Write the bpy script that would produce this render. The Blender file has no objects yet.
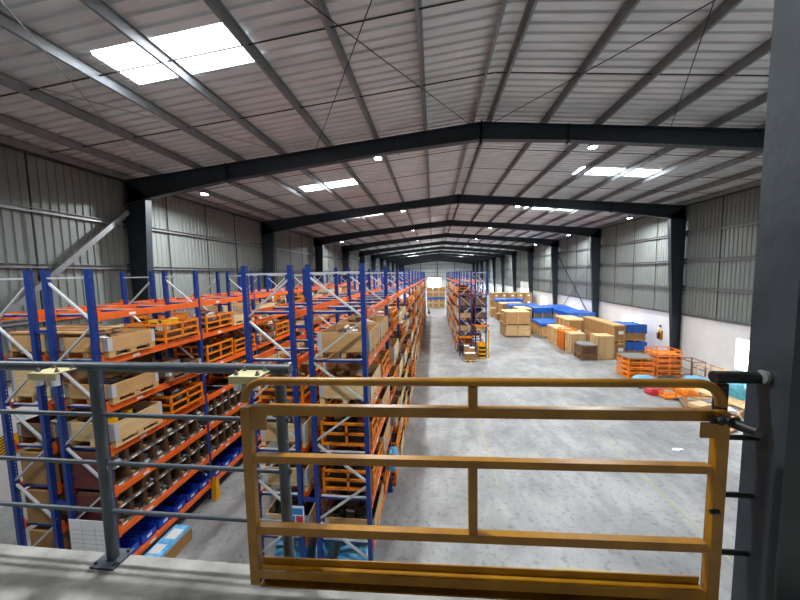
import bpy, math, random
from math import sin, cos, pi, radians
from mathutils import Vector, Matrix

# ---------------------------------------------------------------- camera, world, exposure
C = bpy.data.collections.new('warehouse'); bpy.context.scene.collection.children.link(C)
S = bpy.context.scene
EYE = Vector((0, 0, 6.6))
F_PX, YAW, PITCH, ROLL = 315.656, 0.106255, 0.082152, -0.01946
cy, sy, cp, sp, cr, sr = cos(YAW), sin(YAW), cos(PITCH), sin(PITCH), cos(ROLL), sin(ROLL)
fwd = Vector((-sy*cp, cy*cp, -sp)); rt = Vector((cy, sy, 0)); up = rt.cross(fwd)
r2 = cr*rt + sr*up; u2 = -sr*rt + cr*up
cam = bpy.data.cameras.new('camera'); cam.sensor_fit = 'HORIZONTAL'; cam.sensor_width = 36
cam.lens = F_PX/800*36; cam.clip_start = 0.05; cam.clip_end = 400
co = bpy.data.objects.new('camera', cam); C.objects.link(co)
co.matrix_world = Matrix.Translation(EYE) @ Matrix((r2, u2, -fwd)).transposed().to_4x4()
S.camera = co
S.view_settings.view_transform = 'Standard'; S.view_settings.look = 'None'
S.view_settings.gamma = 1; S.view_settings.use_curve_mapping = False
S.view_settings.exposure = 0.0
W = bpy.data.worlds.new('sky'); S.world = W; W.use_nodes = True
bg = W.node_tree.nodes['Background']; bg.inputs[0].default_value = (0.95, 0.97, 1.0, 1); bg.inputs[1].default_value = 16.0
LAMP_W = 560.0

# ---------------------------------------------------------------- materials
def lin(h):
    h = h.lstrip('#'); v = [int(h[i:i+2], 16)/255 for i in (0, 2, 4)]
    return tuple(x/12.92 if x <= .04045 else ((x+.055)/1.055)**2.4 for x in v) + (1,)
def mat(name, col, rough=.6, metal=0, noise=0.12, scale=3.0, stretch=(1,1,1), col2=None, bump=0, bscale=None, coord='Object', dirt=None):
    m = bpy.data.materials.new(name); m.use_nodes = True; nt = m.node_tree; N = nt.nodes; L = nt.links
    p = N['Principled BSDF']; c = lin(col); p.inputs['Roughness'].default_value = rough; p.inputs['Metallic'].default_value = metal
    tc = N.new('ShaderNodeTexCoord'); mp = N.new('ShaderNodeMapping'); mp.inputs['Scale'].default_value = stretch
    L.new(tc.outputs[coord], mp.inputs[0])
    nz = N.new('ShaderNodeTexNoise'); nz.inputs['Scale'].default_value = scale; nz.inputs['Detail'].default_value = 5
    L.new(mp.outputs[0], nz.inputs['Vector'])
    rp = N.new('ShaderNodeValToRGB'); rp.color_ramp.elements[0].position = .3; rp.color_ramp.elements[1].position = .7
    c2 = lin(col2) if col2 else tuple(min(1, x*(1-noise*2)) for x in c[:3])+(1,)
    rp.color_ramp.elements[0].color = c2; rp.color_ramp.elements[1].color = c
    L.new(nz.outputs[0], rp.inputs[0]); L.new(rp.outputs[0], p.inputs['Base Color'])
    if bump:
        b = N.new('ShaderNodeBump'); b.inputs['Strength'].default_value = bump; b.inputs['Distance'].default_value = .01
        n2 = N.new('ShaderNodeTexNoise'); n2.inputs['Scale'].default_value = bscale or scale*4; L.new(mp.outputs[0], n2.inputs['Vector'])
        L.new(n2.outputs[0], b.inputs['Height']); L.new(b.outputs[0], p.inputs['Normal'])
    return m
M = {}
M['frame'] = mat('blue_grey_steel', '#28333c', .5, .0, .12, 1.2)
M['column'] = mat('dark_slate_steel_paint', '#333c42', .42, .0, .18, 5, bump=.25)
M['galv'] = mat('galvanised_steel', '#a9adae', .42, .55, .15, 6)
M['purlin'] = mat('galvanised_purlin', '#8d9193', .5, .35, .12, 4)
M['roof'] = mat('roof_sheet', '#e0e5e7', .40, .15, .10, .8, (1, 3, 1))
M['clad'] = mat('wall_cladding', '#838a86', .5, .15, .08, .5, (1, 1, .15), col2='#767d7a')
M['clad_far_lit'] = mat('far_cladding_lit', '#c4c8c6', .6, 0, .05, .5)  # same cladding as the side walls, colour lightened to stand in for end-wall light
M['white'] = mat('white_wall_paint', '#eceeee', .7, 0, .04, 1.2)
M['blue'] = mat('rack_blue', '#163b8a', .38, 0, .10, 5)
M['orange'] = mat('beam_orange', '#fa7226', .42, 0, .10, 5)
M['stil'] = mat('stillage_orange', '#fb8e18', .45, 0, .16, 6)
M['zinc'] = mat('zinc_white', '#c6cacc', .4, .0, .08, 6)
M['wood'] = mat('pine', '#d2a76c', .7, 0, .2, 2.2, (1, 1, 6), col2='#bb9160')
M['woodl'] = mat('pale_pine', '#e8cd9c', .7, 0, .2, 2.2, (1, 1, 6), col2='#d0aa72')
M['woodd'] = mat('aged_wood', '#94704c', .8, 0, .25, 3, (1, 1, 6), col2='#6b4f38')
M['card'] = mat('cardboard', '#a9814f', .85, 0, .08, 3)
M['cardd'] = mat('dark_cardboard', '#6e5038', .85, 0, .15, 3)
M['maroon'] = mat('maroon_board', '#6a2f2b', .7, 0, .12, 3)
M['dark'] = mat('dark_goods', '#2a2826', .6, 0, .3, 5)
M['grey'] = mat('grey_goods', '#7d7f80', .5, .2, .2, 7)
M['wrap'] = mat('clear_wrap', '#cfd4d6', .25, 0, .25, 9, bump=.6)
M['whitep'] = mat('white_card', '#eef0f0', .6, 0, .03, 2)
M['bluetarp'] = mat('blue_tarpaulin', '#1767c9', .4, 0, .18, 3, bump=.5)
M['sky_tarp'] = mat('light_blue_wrap', '#2f9fe0', .3, 0, .3, 6, col2='#8fd2f5', bump=.8)
M['bluebin'] = mat('blue_plastic', '#1c42b8', .35, 0, .1, 4)
M['gate'] = mat('mustard_paint', '#a87613', .36, 0, .10, 7, col2='#8a5d0e', bump=.12)
M['rail'] = mat('railing_grey_paint', '#49525a', .4, .15, .15, 8, bump=.15)
M['black'] = mat('black_paint', '#0f1113', .5, 0, .1, 6)
M['cream'] = mat('cream_plate', '#cdc693', .45, .2, .12, 9)
M['yellow'] = mat('yellow_paint', '#f0b400', .45, 0, .08, 5)
M['redp'] = mat('red_paint', '#c7303a', .5, 0, .08, 5)
M['teal'] = mat('teal_sheet', '#2f8fa6', .45, 0, .3, 5, col2='#62b8cc', bump=.7)
M['greylid'] = mat('grey_sheet', '#7b7d78', .6, 0, .12, 3)
M['mesh'] = mat('wire_mesh_dark', '#3a2c1c', .5, .3, .1, 5)
M['lens'] = mat('line_paint', '#b5ae68', .7, 0, .35, 5, col2='#9a9a92')
M['signblue'] = mat('sign_blue', '#1583cf', .5, 0, .02, 2)
M['glove'] = mat('brown_frame_paint', '#8a6238', .55, 0, .2, 5)

def slots_material():
    m = mat('rack_blue_slotted', '#163b8a', .38, 0, .10, 5); nt = m.node_tree; N = nt.nodes; L = nt.links
    p = N['Principled BSDF']; out = [n for n in N if n.type == 'OUTPUT_MATERIAL'][0]
    tc = N.new('ShaderNodeTexCoord'); sx = N.new('ShaderNodeSeparateXYZ'); L.new(tc.outputs['Object'], sx.inputs[0])
    def mth(op, a, b=None):
        n = N.new('ShaderNodeMath'); n.operation = op
        for i, v in enumerate((a, b)):
            if v is None: continue
            if isinstance(v, (int, float)): n.inputs[i].default_value = v
            else: L.new(v, n.inputs[i])
        return n.outputs[0]
    zf = mth('FRACT', mth('MULTIPLY', sx.outputs[2], 13.3)); zz = mth('LESS_THAN', mth('ABSOLUTE', mth('SUBTRACT', zf, .5)), .2)
    xx = mth('LESS_THAN', mth('ABSOLUTE', mth('SUBTRACT', mth('ABSOLUTE', sx.outputs[1]), .024)), .006)
    msk = mth('MULTIPLY', zz, xx)
    tr = N.new('ShaderNodeBsdfTransparent'); mx = N.new('ShaderNodeMixShader')
    L.new(msk, mx.inputs[0]); L.new(p.outputs[0], mx.inputs[1]); L.new(tr.outputs[0], mx.inputs[2]); L.new(mx.outputs[0], out.inputs[0])
    return m
M['slot'] = slots_material()

def floor_material():
    m = bpy.data.materials.new('polished_concrete'); m.use_nodes = True; nt = m.node_tree; N = nt.nodes; L = nt.links
    p = N['Principled BSDF']; tc = N.new('ShaderNodeTexCoord')
    def noise(sc, det, st=(1,1,1), dist=0):
        mp = N.new('ShaderNodeMapping'); mp.inputs['Scale'].default_value = st; L.new(tc.outputs['Object'], mp.inputs[0])
        n = N.new('ShaderNodeTexNoise'); n.inputs['Scale'].default_value = sc; n.inputs['Detail'].default_value = det; n.inputs['Distortion'].default_value = dist
        L.new(mp.outputs[0], n.inputs['Vector']); return n.outputs[0]
    def ramp(src, a, b, ca, cb):
        r = N.new('ShaderNodeValToRGB'); r.color_ramp.elements[0].position = a; r.color_ramp.elements[1].position = b
        r.color_ramp.elements[0].color = ca; r.color_ramp.elements[1].color = cb; L.new(src, r.inputs[0]); return r.outputs[0]
    def mul(a, b, f=1):
        x = N.new('ShaderNodeMix'); x.data_type = 'RGBA'; x.blend_type = 'MULTIPLY'; x.inputs[0].default_value = f
        L.new(a, x.inputs[6]); L.new(b, x.inputs[7]); return x.outputs[2]
    base = ramp(noise(.5, 10, dist=.3), .3, .68, lin('#808281'), lin('#a8aaa9'))
    st = ramp(noise(2.2, 12, (1, .5, 1), .5), .36, .58, (.78, .79, .80, 1), (1, 1, 1, 1))
    sp_ = ramp(noise(7, 10), .36, .44, (.74, .74, .75, 1), (1, 1, 1, 1))
    c = mul(mul(base, st), sp_)
    L.new(c, p.inputs['Base Color'])
    rr = N.new('ShaderNodeMapRange'); rr.inputs[3].default_value = .34; rr.inputs[4].default_value = .6
    L.new(noise(1.3, 6), rr.inputs[0]); L.new(rr.outputs[0], p.inputs['Roughness'])
    b = N.new('ShaderNodeBump'); b.inputs['Strength'].default_value = .08; L.new(noise(30, 4), b.inputs['Height']); L.new(b.outputs[0], p.inputs['Normal'])
    return m
M['floor'] = floor_material()
M['slab'] = mat('rough_concrete', '#a3a29c', .9, 0, .2, 3.2, col2='#6c6b66', bump=1.0, bscale=14)
def translucent():
    m = bpy.data.materials.new('translucent_roof_sheet'); m.use_nodes = True; nt = m.node_tree; N = nt.nodes; L = nt.links
    out = [n for n in N if n.type == 'OUTPUT_MATERIAL'][0]
    t = N.new('ShaderNodeBsdfTranslucent'); t.inputs[0].default_value = (.93, .96, 1, 1)
    L.new(t.outputs[0], out.inputs[0]); return m
M['trans'] = translucent()
def emit(name, col, s):
    m = bpy.data.materials.new(name); m.use_nodes = True
    p = m.node_tree.nodes['Principled BSDF']; p.inputs['Emission Color'].default_value = lin(col); p.inputs['Emission Strength'].default_value = s
    return m
M['led'] = emit('led_lens', '#f4f8ff', 60)

# ---------------------------------------------------------------- mesh helpers
class MB:
    def __init__(s): s.v = []; s.f = []; s.m = []; s.mats = []; s.mi = 0; s.sm = []
    def use(s, k):
        if k not in s.mats: s.mats.append(k)
        s.mi = s.mats.index(k); return s
    def add(s, vs, fs, smooth=False):
        b = len(s.v); s.v += [tuple(v) for v in vs]
        for f in fs: s.f.append([b+i for i in f]); s.m.append(s.mi); s.sm.append(smooth)
    def box(s, x0, x1, y0, y1, z0, z1, mtx=None):
        vs = [Vector(p) for p in ((x0,y0,z0),(x1,y0,z0),(x1,y1,z0),(x0,y1,z0),(x0,y0,z1),(x1,y0,z1),(x1,y1,z1),(x0,y1,z1))]
        if mtx: vs = [mtx @ v for v in vs]
        s.add(vs, [(3,2,1,0),(4,5,6,7),(0,1,5,4),(1,2,6,5),(2,3,7,6),(3,0,4,7)])
    def bar(s, a, b, w, h=None, upv=(0,0,1)):
        a, b = Vector(a), Vector(b); d = b-a; l = d.length; d.normalize(); u = Vector(upv)
        if abs(d.dot(u)) > .98: u = Vector((1,0,0)) if abs(d.x) < .9 else Vector((0,1,0))
        x = d.cross(u).normalized(); u = x.cross(d)
        m = Matrix((x, d, u)).transposed().to_4x4(); m.translation = a; h = h or w
        s.box(-w/2, w/2, 0, l, -h/2, h/2, m)
    def tube(s, pts, r, n=10, cap=True):
        pts = [Vector(p) for p in pts]; rings = []; prev = None
        for i, p in enumerate(pts):
            if i == 0: d = pts[1]-p
            elif i == len(pts)-1: d = p-pts[i-1]
            else: d = (pts[i+1]-p).normalized()+(p-pts[i-1]).normalized()
            d.normalize()
            if prev is None:
                u = Vector((0,0,1)) if abs(d.z) < .9 else Vector((1,0,0)); x = d.cross(u).normalized()
            else: x = (prev - d*prev.dot(d)).normalized()
            prev = x; y = d.cross(x)
            rings.append([p + (x*cos(2*pi*k/n)+y*sin(2*pi*k/n))*r for k in range(n)])
        vs = [v for rg in rings for v in rg]; fs = []
        for i in range(len(rings)-1):
            for k in range(n): fs.append((i*n+k, i*n+(k+1) % n, (i+1)*n+(k+1) % n, (i+1)*n+k))
        s.add(vs, fs, True)
        if cap:
            s.add(rings[0], [tuple(range(n))[::-1]]); s.add(rings[-1], [tuple(range(n))])
    def prism(s, prof, axis, a, b, closed=True):
        # prof: list of 2D points; axis 'x','y','z' = extrusion direction
        def P(p, t): return {'x': (t, p[0], p[1]), 'y': (p[0], t, p[1]), 'z': (p[0], p[1], t)}[axis]
        n = len(prof); vs = [P(p, a) for p in prof]+[P(p, b) for p in prof]
        fs = [(i, (i+1) % n, n+(i+1) % n, n+i) for i in range(n if closed else n-1)]
        if closed: fs += [tuple(range(n))[::-1], tuple(range(n, 2*n))]
        s.add(vs, fs)
    def mesh(s, name):
        me = bpy.data.meshes.new(name); me.from_pydata(s.v, [], s.f); me.update()
        for k in s.mats: me.materials.append(M[k])
        me.polygons.foreach_set('material_index', s.m); me.polygons.foreach_set('use_smooth', s.sm)
        return me
def link(name, data, parent=None, loc=None, rz=0):
    o = bpy.data.objects.new(name, data); C.objects.link(o)
    if parent: o.parent = parent
    if loc is not None: o.location = loc
    if rz: o.rotation_euler = (0, 0, rz)
    return o
def tag(o, label, cat, group=None, kind=None):
    o['label'] = label; o['category'] = cat
    if group: o['group'] = group
    if kind: o['kind'] = kind
    return o
def thing(name, label, cat, loc=(0,0,0), group=None, rz=0):
    return tag(link(name, None, None, loc, rz), label, cat, group)
def solo(name, mb, label, cat, loc=(0,0,0), group=None, rz=0, kind=None):
    return tag(link(name, mb.mesh(name) if isinstance(mb, MB) else mb, None, loc, rz), label, cat, group, kind)
def struct(name, mb):
    o = link(name, mb.mesh(name)); o['kind'] = 'structure'; return o
def part(name, mb, parent, loc=None, label=None, rz=0):
    o = link(name, mb.mesh(name) if isinstance(mb, MB) else mb, parent, loc, rz)
    if label: o['label'] = label
    return o
NUM = ['', 'first', 'second', 'third', 'fourth', 'fifth', 'sixth', 'seventh', 'eighth', 'ninth', 'tenth', 'eleventh', 'twelfth', 'thirteenth', 'fourteenth', 'fifteenth', 'sixteenth', 'seventeenth', 'eighteenth', 'nineteenth', 'twentieth']

# ---------------------------------------------------------------- hall dimensions
XL, XR, XC, ZE, ZR = -12.65, 16.26, 1.763, 10.84, 12.185
KY = 1.088
Y0, Y1 = -6.5, 137.0
FR = [12.1+10.39*i for i in range(-1, 12)]
def roof_z(x): return ZR-(ZR-ZE)*((XC-x)/(XC-XL) if x < XC else (x-XC)/(XR-XC))
SKY = []
for i, yc in enumerate([6.9, 17.3, 26.3]+[26.3+10.39*k for k in range(1, 11)]):
    SKY.append((-7.15, -3.9, yc-.55, yc+.55, i)); SKY.append((7.35, 11.2, yc-.4, yc+.7, i))

# ---------------------------------------------------------------- setting
m = MB().use('floor'); m.box(XL-.2, XR+.2, Y0, Y1, -.2, 0); struct('floor', m)
m = MB().use('slab'); m.box(XL, XR, Y0, 1.565, 4.72, 4.97)
m.use('slab'); struct('floor_mezzanine', m)

def corr(m, axis, a, b, fixed, lo, hi, pitch=.30, depth=.05, cut=None):
    """trapezoid ribbed sheet: profile runs along Y; ribs are straight along the other direction"""
    y = a; prof = []
    while y < b:
        prof += [(y, 0), (y+pitch*.62, 0), (y+pitch*.70, depth), (y+pitch*.92, depth)]; y += pitch
    prof.append((b, 0)); return prof
# roof slopes, each a ribbed sheet with openings for the translucent sheets
for side, (xa, xb) in (('left', (XL-.3, XC)), ('right', (XC, XR+.3))):
    m = MB().use('roof')
    prof = corr(m, 'y', Y0, Y1, 0, 0, 0)
    sk = [s for s in SKY if (s[0] < XC) == (side == 'left')]
    n = len(prof)
    def strip(x0, x1, i0, i1):
        vs = []
        for i in range(i0, i1+1):
            y, h = prof[i]; vs += [(x0, y, roof_z(x0)+.02+h), (x1, y, roof_z(x1)+.02+h)]
        k = i1-i0
        m.add(vs, [(2*j, 2*j+2, 2*j+3, 2*j+1) for j in range(k)])
    i = 0; s_x0, s_x1 = sk[0][0], sk[0][1]
    for s_ in sk:
        ia = min(range(n), key=lambda q: abs(prof[q][0]-s_[2])); ib = min(range(n), key=lambda q: abs(prof[q][0]-s_[3]))
        strip(xa, xb, i, ia); strip(xa, s_x0, ia, ib); strip(s_x1, xb, ia, ib)
        t = MB().use('trans'); y0_, y1_ = prof[ia][0], prof[ib][0]
        t.add([(s_x0, y0_, roof_z(s_x0)+.03), (s_x1, y0_, roof_z(s_x1)+.03), (s_x1, y1_, roof_z(s_x1)+.03), (s_x0, y1_, roof_z(s_x0)+.03)], [(0, 1, 2, 3)])
        w = struct('window_%d' % (100+2*s_[4]+(side == 'right')), t)
        t = MB().use('purlin')
        for q in (.36, .72):
            xm = s_x0+(s_x1-s_x0)*q; t.bar((xm, y0_, roof_z(xm)), (xm, y1_, roof_z(xm)), .012)
        t.bar((s_x0, (y0_+y1_)/2, roof_z(s_x0)), (s_x1, (y0_+y1_)/2, roof_z(s_x1)), .02)
        part('glazing_bar', t, w)
        i = ib
    strip(xa, xb, i, n-1)
    struct('ceiling_'+side, m)

# side walls: white masonry below with window openings, ribbed cladding above
ZW = 3.57
WIN = [17.3+10.39*k for k in range(-1, 10)]
def ywall(m, x0, x1, a, b, z0, z1, holes):
    y = a
    for (ha, hb, za, zb) in holes:
        m.box(x0, x1, y, ha, z0, z1)
        if za > z0: m.box(x0, x1, ha, hb, z0, za)
        if zb < z1: m.box(x0, x1, ha, hb, zb, z1)
        y = hb
    m.box(x0, x1, y, b, z0, z1)
holes = [(c-1.37, c+1.37, 1.08, 2.85) for c in WIN if not 54 < c < 62]
hr = sorted(holes+[(55.9, 60.8, 0.0, ZW)])
m = MB().use('white'); ywall(m, XR, XR+.2, Y0, Y1, 0, ZW, hr); struct('wall_right', m)
m = MB().use('white'); m.box(XL-.2, XL, Y0, Y1, 0, ZW); struct('wall_left', m)
for side, X, s in (('left_cladding', XL, -1), ('right_cladding', XR, 1)):
    m = MB().use('clad'); prof = corr(m, 'y', Y0, Y1, 0, 0, 0, .25, .03); vs = []
    for y, h in prof: vs += [(X+s*(.03+h), y, ZW), (X+s*(.03+h), y, ZE+.05)]
    m.add(vs, [(2*j, 2*j+1, 2*j+3, 2*j+2) for j in range(len(prof)-1)])
    m.box(min(X, X+s*.1), max(X, X+s*.1), Y0, Y1, ZW-.03, ZW+.03)
    struct('wall_'+side, m)
m = MB().use('clad_far_lit')
prof = []; x = XL-.1
while x < XR+.1:
    prof += [(x, 0), (x+.155, 0), (x+.175, .03), (x+.23, .03)]; x += .25
def endsheet(Yp, s, z0f):
    vs = []
    for x, h in prof: vs += [(x, Yp+s*h, z0f(x)), (x, Yp+s*h, roof_z(min(max(x, XL), XR))+.06)]
    m.add(vs, [(2*j, 2*j+1, 2*j+3, 2*j+2) for j in range(len(prof)-1)])
m.use('clad_far_lit'); endsheet(Y1, 1, lambda x: 4.6 if -2.3 < x < 3.2 else 3.6); struct('wall_far', m)
m = MB().use('white'); m.box(XL, -2.3, Y1-.1, Y1+.1, 0, 3.66); m.box(3.2, XR, Y1-.1, Y1+.1, 0, 3.66); struct('wall_far_lower', m)
m = MB().use('white'); m.box(XL-.2, XR+.2, Y0-.2, Y0, 0, 12.1); struct('wall_back', m)
# louvred windows of the right wall
for i, c in enumerate(WIN):
    if 54 < c < 62: continue
    f = MB().use('white')
    for a, b in ((c-1.37, c-1.31), (c-.03, c+.03), (c+1.31, c+1.37)): f.box(XR-.03, XR+.12, a, b, 1.08, 2.85)
    f.box(XR-.03, XR+.12, c-1.37, c+1.37, 1.08, 1.14); f.box(XR-.03, XR+.12, c-1.37, c+1.37, 2.79, 2.85)
    w = struct('window_%d' % (i+1), f)
    l = MB().use('white'); n = 16 if i < 5 else 8
    for k in range(n):
        z = 1.17+1.6*k/n; l.add([(XR+.02, c-1.31, z), (XR+.02, c+1.31, z), (XR+.10, c+1.31, z+.045), (XR+.10, c-1.31, z+.045)], [(0, 1, 2, 3)])
    part('louvre', l, w)
# open goods doors
m = MB().use('white')
m.box(XR-.1, XR+.02, 55.7, 55.9, 0, 4.8); m.box(XR-.1, XR+.02, 60.8, 61, 0, 4.8); m.box(XR-.12, XR-.02, 55.7, 61, ZW, 4.8); struct('door_1', m)
m = MB().use('frame'); m.box(-2.45, -2.3, Y1-.12, Y1-.1+.2, 0, 4.7); m.box(3.2, 3.35, Y1-.12, Y1+.1, 0, 4.7); m.box(-2.45, 3.35, Y1-.12, Y1+.1, 4.6, 4.75); struct('door_2', m)

# portal frames
def ibeam(m, pts_top, pts_bot, y, fw=.28, t=.02, web=.015):
    """web polygon between two polylines in XZ and flanges along them"""
    n = len(pts_top)
    for i in range(n-1):
        a, b, c, d = pts_top[i], pts_top[i+1], pts_bot[i+1], pts_bot[i]
        vs = [(p[0], y-web/2, p[1]) for p in (a, b, c, d)]+[(p[0], y+web/2, p[1]) for p in (a, b, c, d)]
        m.add(vs, [(0,1,2,3), (7,6,5,4), (0,4,5,1), (1,5,6,2), (2,6,7,3), (3,7,4,0)])
        m.bar((a[0], y, a[1]), (b[0], y, b[1]), fw, t) if abs(b[0]-a[0]) > abs(b[1]-a[1]) else m.bar((a[0], y, a[1]), (b[0], y, b[1]), t, fw, (0, 1, 0))
        m.bar((d[0], y, d[1]), (c[0], y, c[1]), fw, t) if abs(c[0]-d[0]) > abs(c[1]-d[1]) else m.bar((d[0], y, d[1]), (c[0], y, c[1]), t, fw, (0, 1, 0))
for i, y in enumerate(FR):
    nm = 'the near end over the gate' if i == 0 else 'the far end of the hall' if i == 12 else ''
    lab = ('dark blue-grey steel portal frame nearest the camera, at the mezzanine' if i == 0 else
           'dark blue-grey steel portal frame spanning the hall, %s from the mezzanine' % NUM[i])
    t = thing('portal_frame', lab, 'steel frame', (XC, y, 0), 'portal frames of the hall')
    dz = .24
    for nme, s, xw in (('left', 1, XL), ('right', -1, XR)):
        if i:
            m = MB().use('frame'); o = lambda x: xw+s*x-XC
            ibeam(m, [(o(.12), 0), (o(.12), ZE-dz)], [(o(.45), 0), (o(1.05), ZE-dz-.68)], 0)
            if s < 0 or True:
                for zz in (5.35, 7.08, 8.85):
                    m.box(min(o(.08), o(-.0)), max(o(.08), o(-.0)), -.18, .18, zz-.16, zz+.16)
            m.use('slab'); m.box(min(o(.05), o(.7)), max(o(.05), o(.7)), -.2, .2, 0, .03)
            part('column', m, t)
        m = MB().use('frame')
        xs = [0, 1.0, 4.6, abs(XC-xw)-3, abs(XC-xw)]; dd = [.95, .85, .60, .52, .58]
        top = [(xw+s*x-XC, roof_z(xw+s*x)-dz) for x in xs]; bot = [(a[0], a[1]-d) for a, d in zip(top, dd)]
        ibeam(m, top, bot, 0)
        for q in (2, 3):
            if i < 7:
                x, zt, zb = top[q][0], top[q][1], bot[q][1]
                m.box(x-.012, x+.012, -.15, .15, zb-.08, zt+.04)
        if i < 7: m.box(-.02, .02, -.15, .15, roof_z(XC)-dz-.68, roof_z(XC)-dz+.05)
        part('rafter', m, t)

# purlins, running the whole length
PX = [-12.4, -11.18, -9.32, -7.49, -5.76, -3.88, -2.07, -.24, 1.5, 2.06, 3.96, 5.77, 7.52, 9.36, 10.96, 12.7, 14.4, 16.0]
for k, x in enumerate(PX):
    z = roof_z(x)-.02; s = 1 if x < XC else -1
    m = MB().use('purlin')
    m.prism([(x, z), (x+.07*s, z), (x+.07*s, z-.006), (x+.006*s, z-.006), (x+.006*s, z-.214), (x-.06*s, z-.214), (x-.06*s, z-.22), (x, z-.22)], 'y', Y0, Y1)
    q = k-8 if k <= 8 else k-9
    lab = ('galvanised roof purlin, %s down from the ridge on the %s slope' % (NUM[(8-k) if k <= 8 else (k-9)] if (k not in (8, 9)) else 'highest', 'left' if k <= 8 else 'right'))
    solo('roof_purlin', m, lab, 'purlin', (0, 0, 0), 'roof purlins')
# sag rods across the roof
Yb = [FR[0]]+FR[1:]
for b in range(0, 9):
    for j in (1, 2, 3):
        y = FR[b]+10.39*j/4-(.1 if b == 0 else 0)
        m = MB().use('black'); pts = [(x, y, roof_z(x)-.11) for x in (XL+.2, XC-.01)]; m.bar(pts[0], pts[1], .022)
        m.bar((XC+.01, y, roof_z(XC)-.11), (XR-.2, y, roof_z(XR)-.11), .022)
        solo('sag_rod', m, 'thin tie rod across the roof, %s of three in %s bay from the gate' % (NUM[j], NUM[b+1]), 'rod', (0,0,0), 'roof tie rods')
# roof cross cables near the gate
for (a, b, l) in (((.6, 3.2), (-4.3, 11.8), 'left of ridge, falling to the left'), ((-3.9, 3.0), (1.3, 11.8), 'left of ridge, running up to the ridge'),
                  ((7.5, 3.2), (2.2, 11.8), 'right of ridge, running up to the ridge'), ((3.3, 3.3), (7.9, 11.8), 'right of ridge, falling to the right'),
                  ((-5.8, 3.0), (-11.0, 11.8), 'by the left skylight towards the left wall'), ((-10.8, 3.2), (-5.3, 11.8), 'by the left skylight, slanting inward')):
    m = MB().use('galv' if 'skylight' in l else 'black'); P0 = Vector((a[0], a[1], roof_z(a[0])-.3)); P1 = Vector((b[0], b[1], roof_z(b[0])-.3))
    m.tube([P0, (P0+P1)/2-Vector((0, 0, .03)), P1], .012, 6)
    solo('brace_cable', m, 'thin roof bracing cable, nearest bay, '+l, 'cable', (0,0,0), 'roof bracing cables')
# girts and eave beams
for side, X, s in (('left', XL, 1), ('right', XR, -1)):
    for j, z in enumerate((3.62, 5.35, 7.08, 8.85)):
        m = MB().use('galv' if side == 'left' and j == 3 else 'purlin'); m.prism([(X, z-.07), (X+s*.1, z-.07), (X+s*.1, z-.02), (X+s*.095, z-.06), (X+s*.01, z-.06), (X+s*.01, z+.06), (X+s*.1, z+.06), (X+s*.1, z+.07), (X, z+.07)], 'y', Y0, Y1)
        solo('wall_girt', m, 'horizontal steel girt along the %s cladding, %s from the bottom' % (side, NUM[j+1]), 'girt', (0,0,0), 'girts on the %s wall' % side)
    m = MB().use('frame'); x0, x1 = sorted((X, X+s*.16)); m.box(x0, x1, Y0, Y1, ZE-.26, ZE-.05)
    solo('eave_beam', m, 'dark eave beam along the top of the %s wall' % side, 'beam')
    for b in range(1, 9):
        for j in (1, 2, 3):
            y = FR[b-1]+10.39*j/4 if side == 'right' else FR[b-1]+10.39*j/4-.6
            m = MB().use('black'); m.bar((X+s*.05, y, ZW), (X+s*.05, y, ZE-.1), .03)
            solo('wall_tie_rod', m, 'vertical tie rod on the %s cladding, %s rod of the %s bay' % (side, NUM[j], NUM[b]), 'rod', (0,0,0), 'tie rods on the %s wall' % side)
def brace(a, b, w, lab, k='galv'):
    m = MB().use(k); m.bar(a, b, w, w*.5, (1, 0, 0)); solo('wall_brace', m, lab, 'brace', (0,0,0), 'wall braces')
brace((XL+.3, 11.9, 9.35), (XL+.3, 2.6, .85), .17, 'grey steel diagonal brace rising along the left cladding to the first column', 'purlin')
brace((XR-.28, 33.2, 1.1), (XR-.28, 42.9, 8.6), .11, 'dark diagonal brace on the right wall rising away from the camera', 'frame')
brace((XR-.16, 42.9, .8), (XR-.16, 33.2, 8.9), .09, 'thin grey diagonal brace on the right wall rising towards the camera', 'purlin')
brace((XL+.28, 33.2, 8.6), (XL+.28, 42.6, 4.2), .1, 'grey diagonal brace far down the left wall', 'purlin')
# high-bay lamps
LK = 0
def lamp(x, y, lab, light=True, drop=.12, k=1.0):
    z = roof_z(x)-.62-drop
    t = thing('high_bay_lamp', lab, 'lamp', (x, y, z), 'high-bay lamps')
    m = MB().use('grey'); m.tube([(0, 0, .03), (0, 0, .12)], .15, 16); m.tube([(0, 0, .12), (0, 0, .2)], .08, 12); m.bar((0, 0, .2), (0, 0, .65+drop), .015); part('housing', m, t)
    m = MB().use('led'); m.tube([(0, 0, .0), (0, 0, .028)], .135, 16); part('lens', m, t)
    if light:
        ld = bpy.data.lights.new('high_bay_light', 'AREA'); ld.shape = 'DISK'; ld.size = .3; ld.energy = LAMP_W*k; ld.spread = radians(165)
        ld.color = (.96, .98, 1.0); lo = link('light_source', ld, t, (0, 0, -.02))
lamp(-2.09, FR[0]+.6, 'round lamp left of the ridge above the gate', k=.58); lamp(5.85, FR[0]+.7, 'round lamp right of the ridge above the gate', k=.58); lamp(-8.3, FR[0]+1.2, 'added unseen lamp above the left railing, brightening the left racks', k=.45)  # lamp over the left railing is an unseen extra, added to brighten rack ends
for i in range(1, 13):
    y = FR[i]+.45
    d = 'by the %s roof frame' % NUM[i]
    lamp(-2.09, y, 'bright round lamp just left of the ridge, '+d)
    lamp(5.85, y+.1, 'bright round lamp right of the ridge, '+d)
    if i in (1, 3, 5, 7, 9): lamp(-10.2, y+(1.0 if i < 2 else 1.8), 'bright round lamp over the left racks near the wall, '+d)
    if i in (2, 3, 4, 6, 8): lamp(14.2, y+(2.0 if i < 4 else 2.6), 'bright round lamp near the right wall, '+d)

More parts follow.
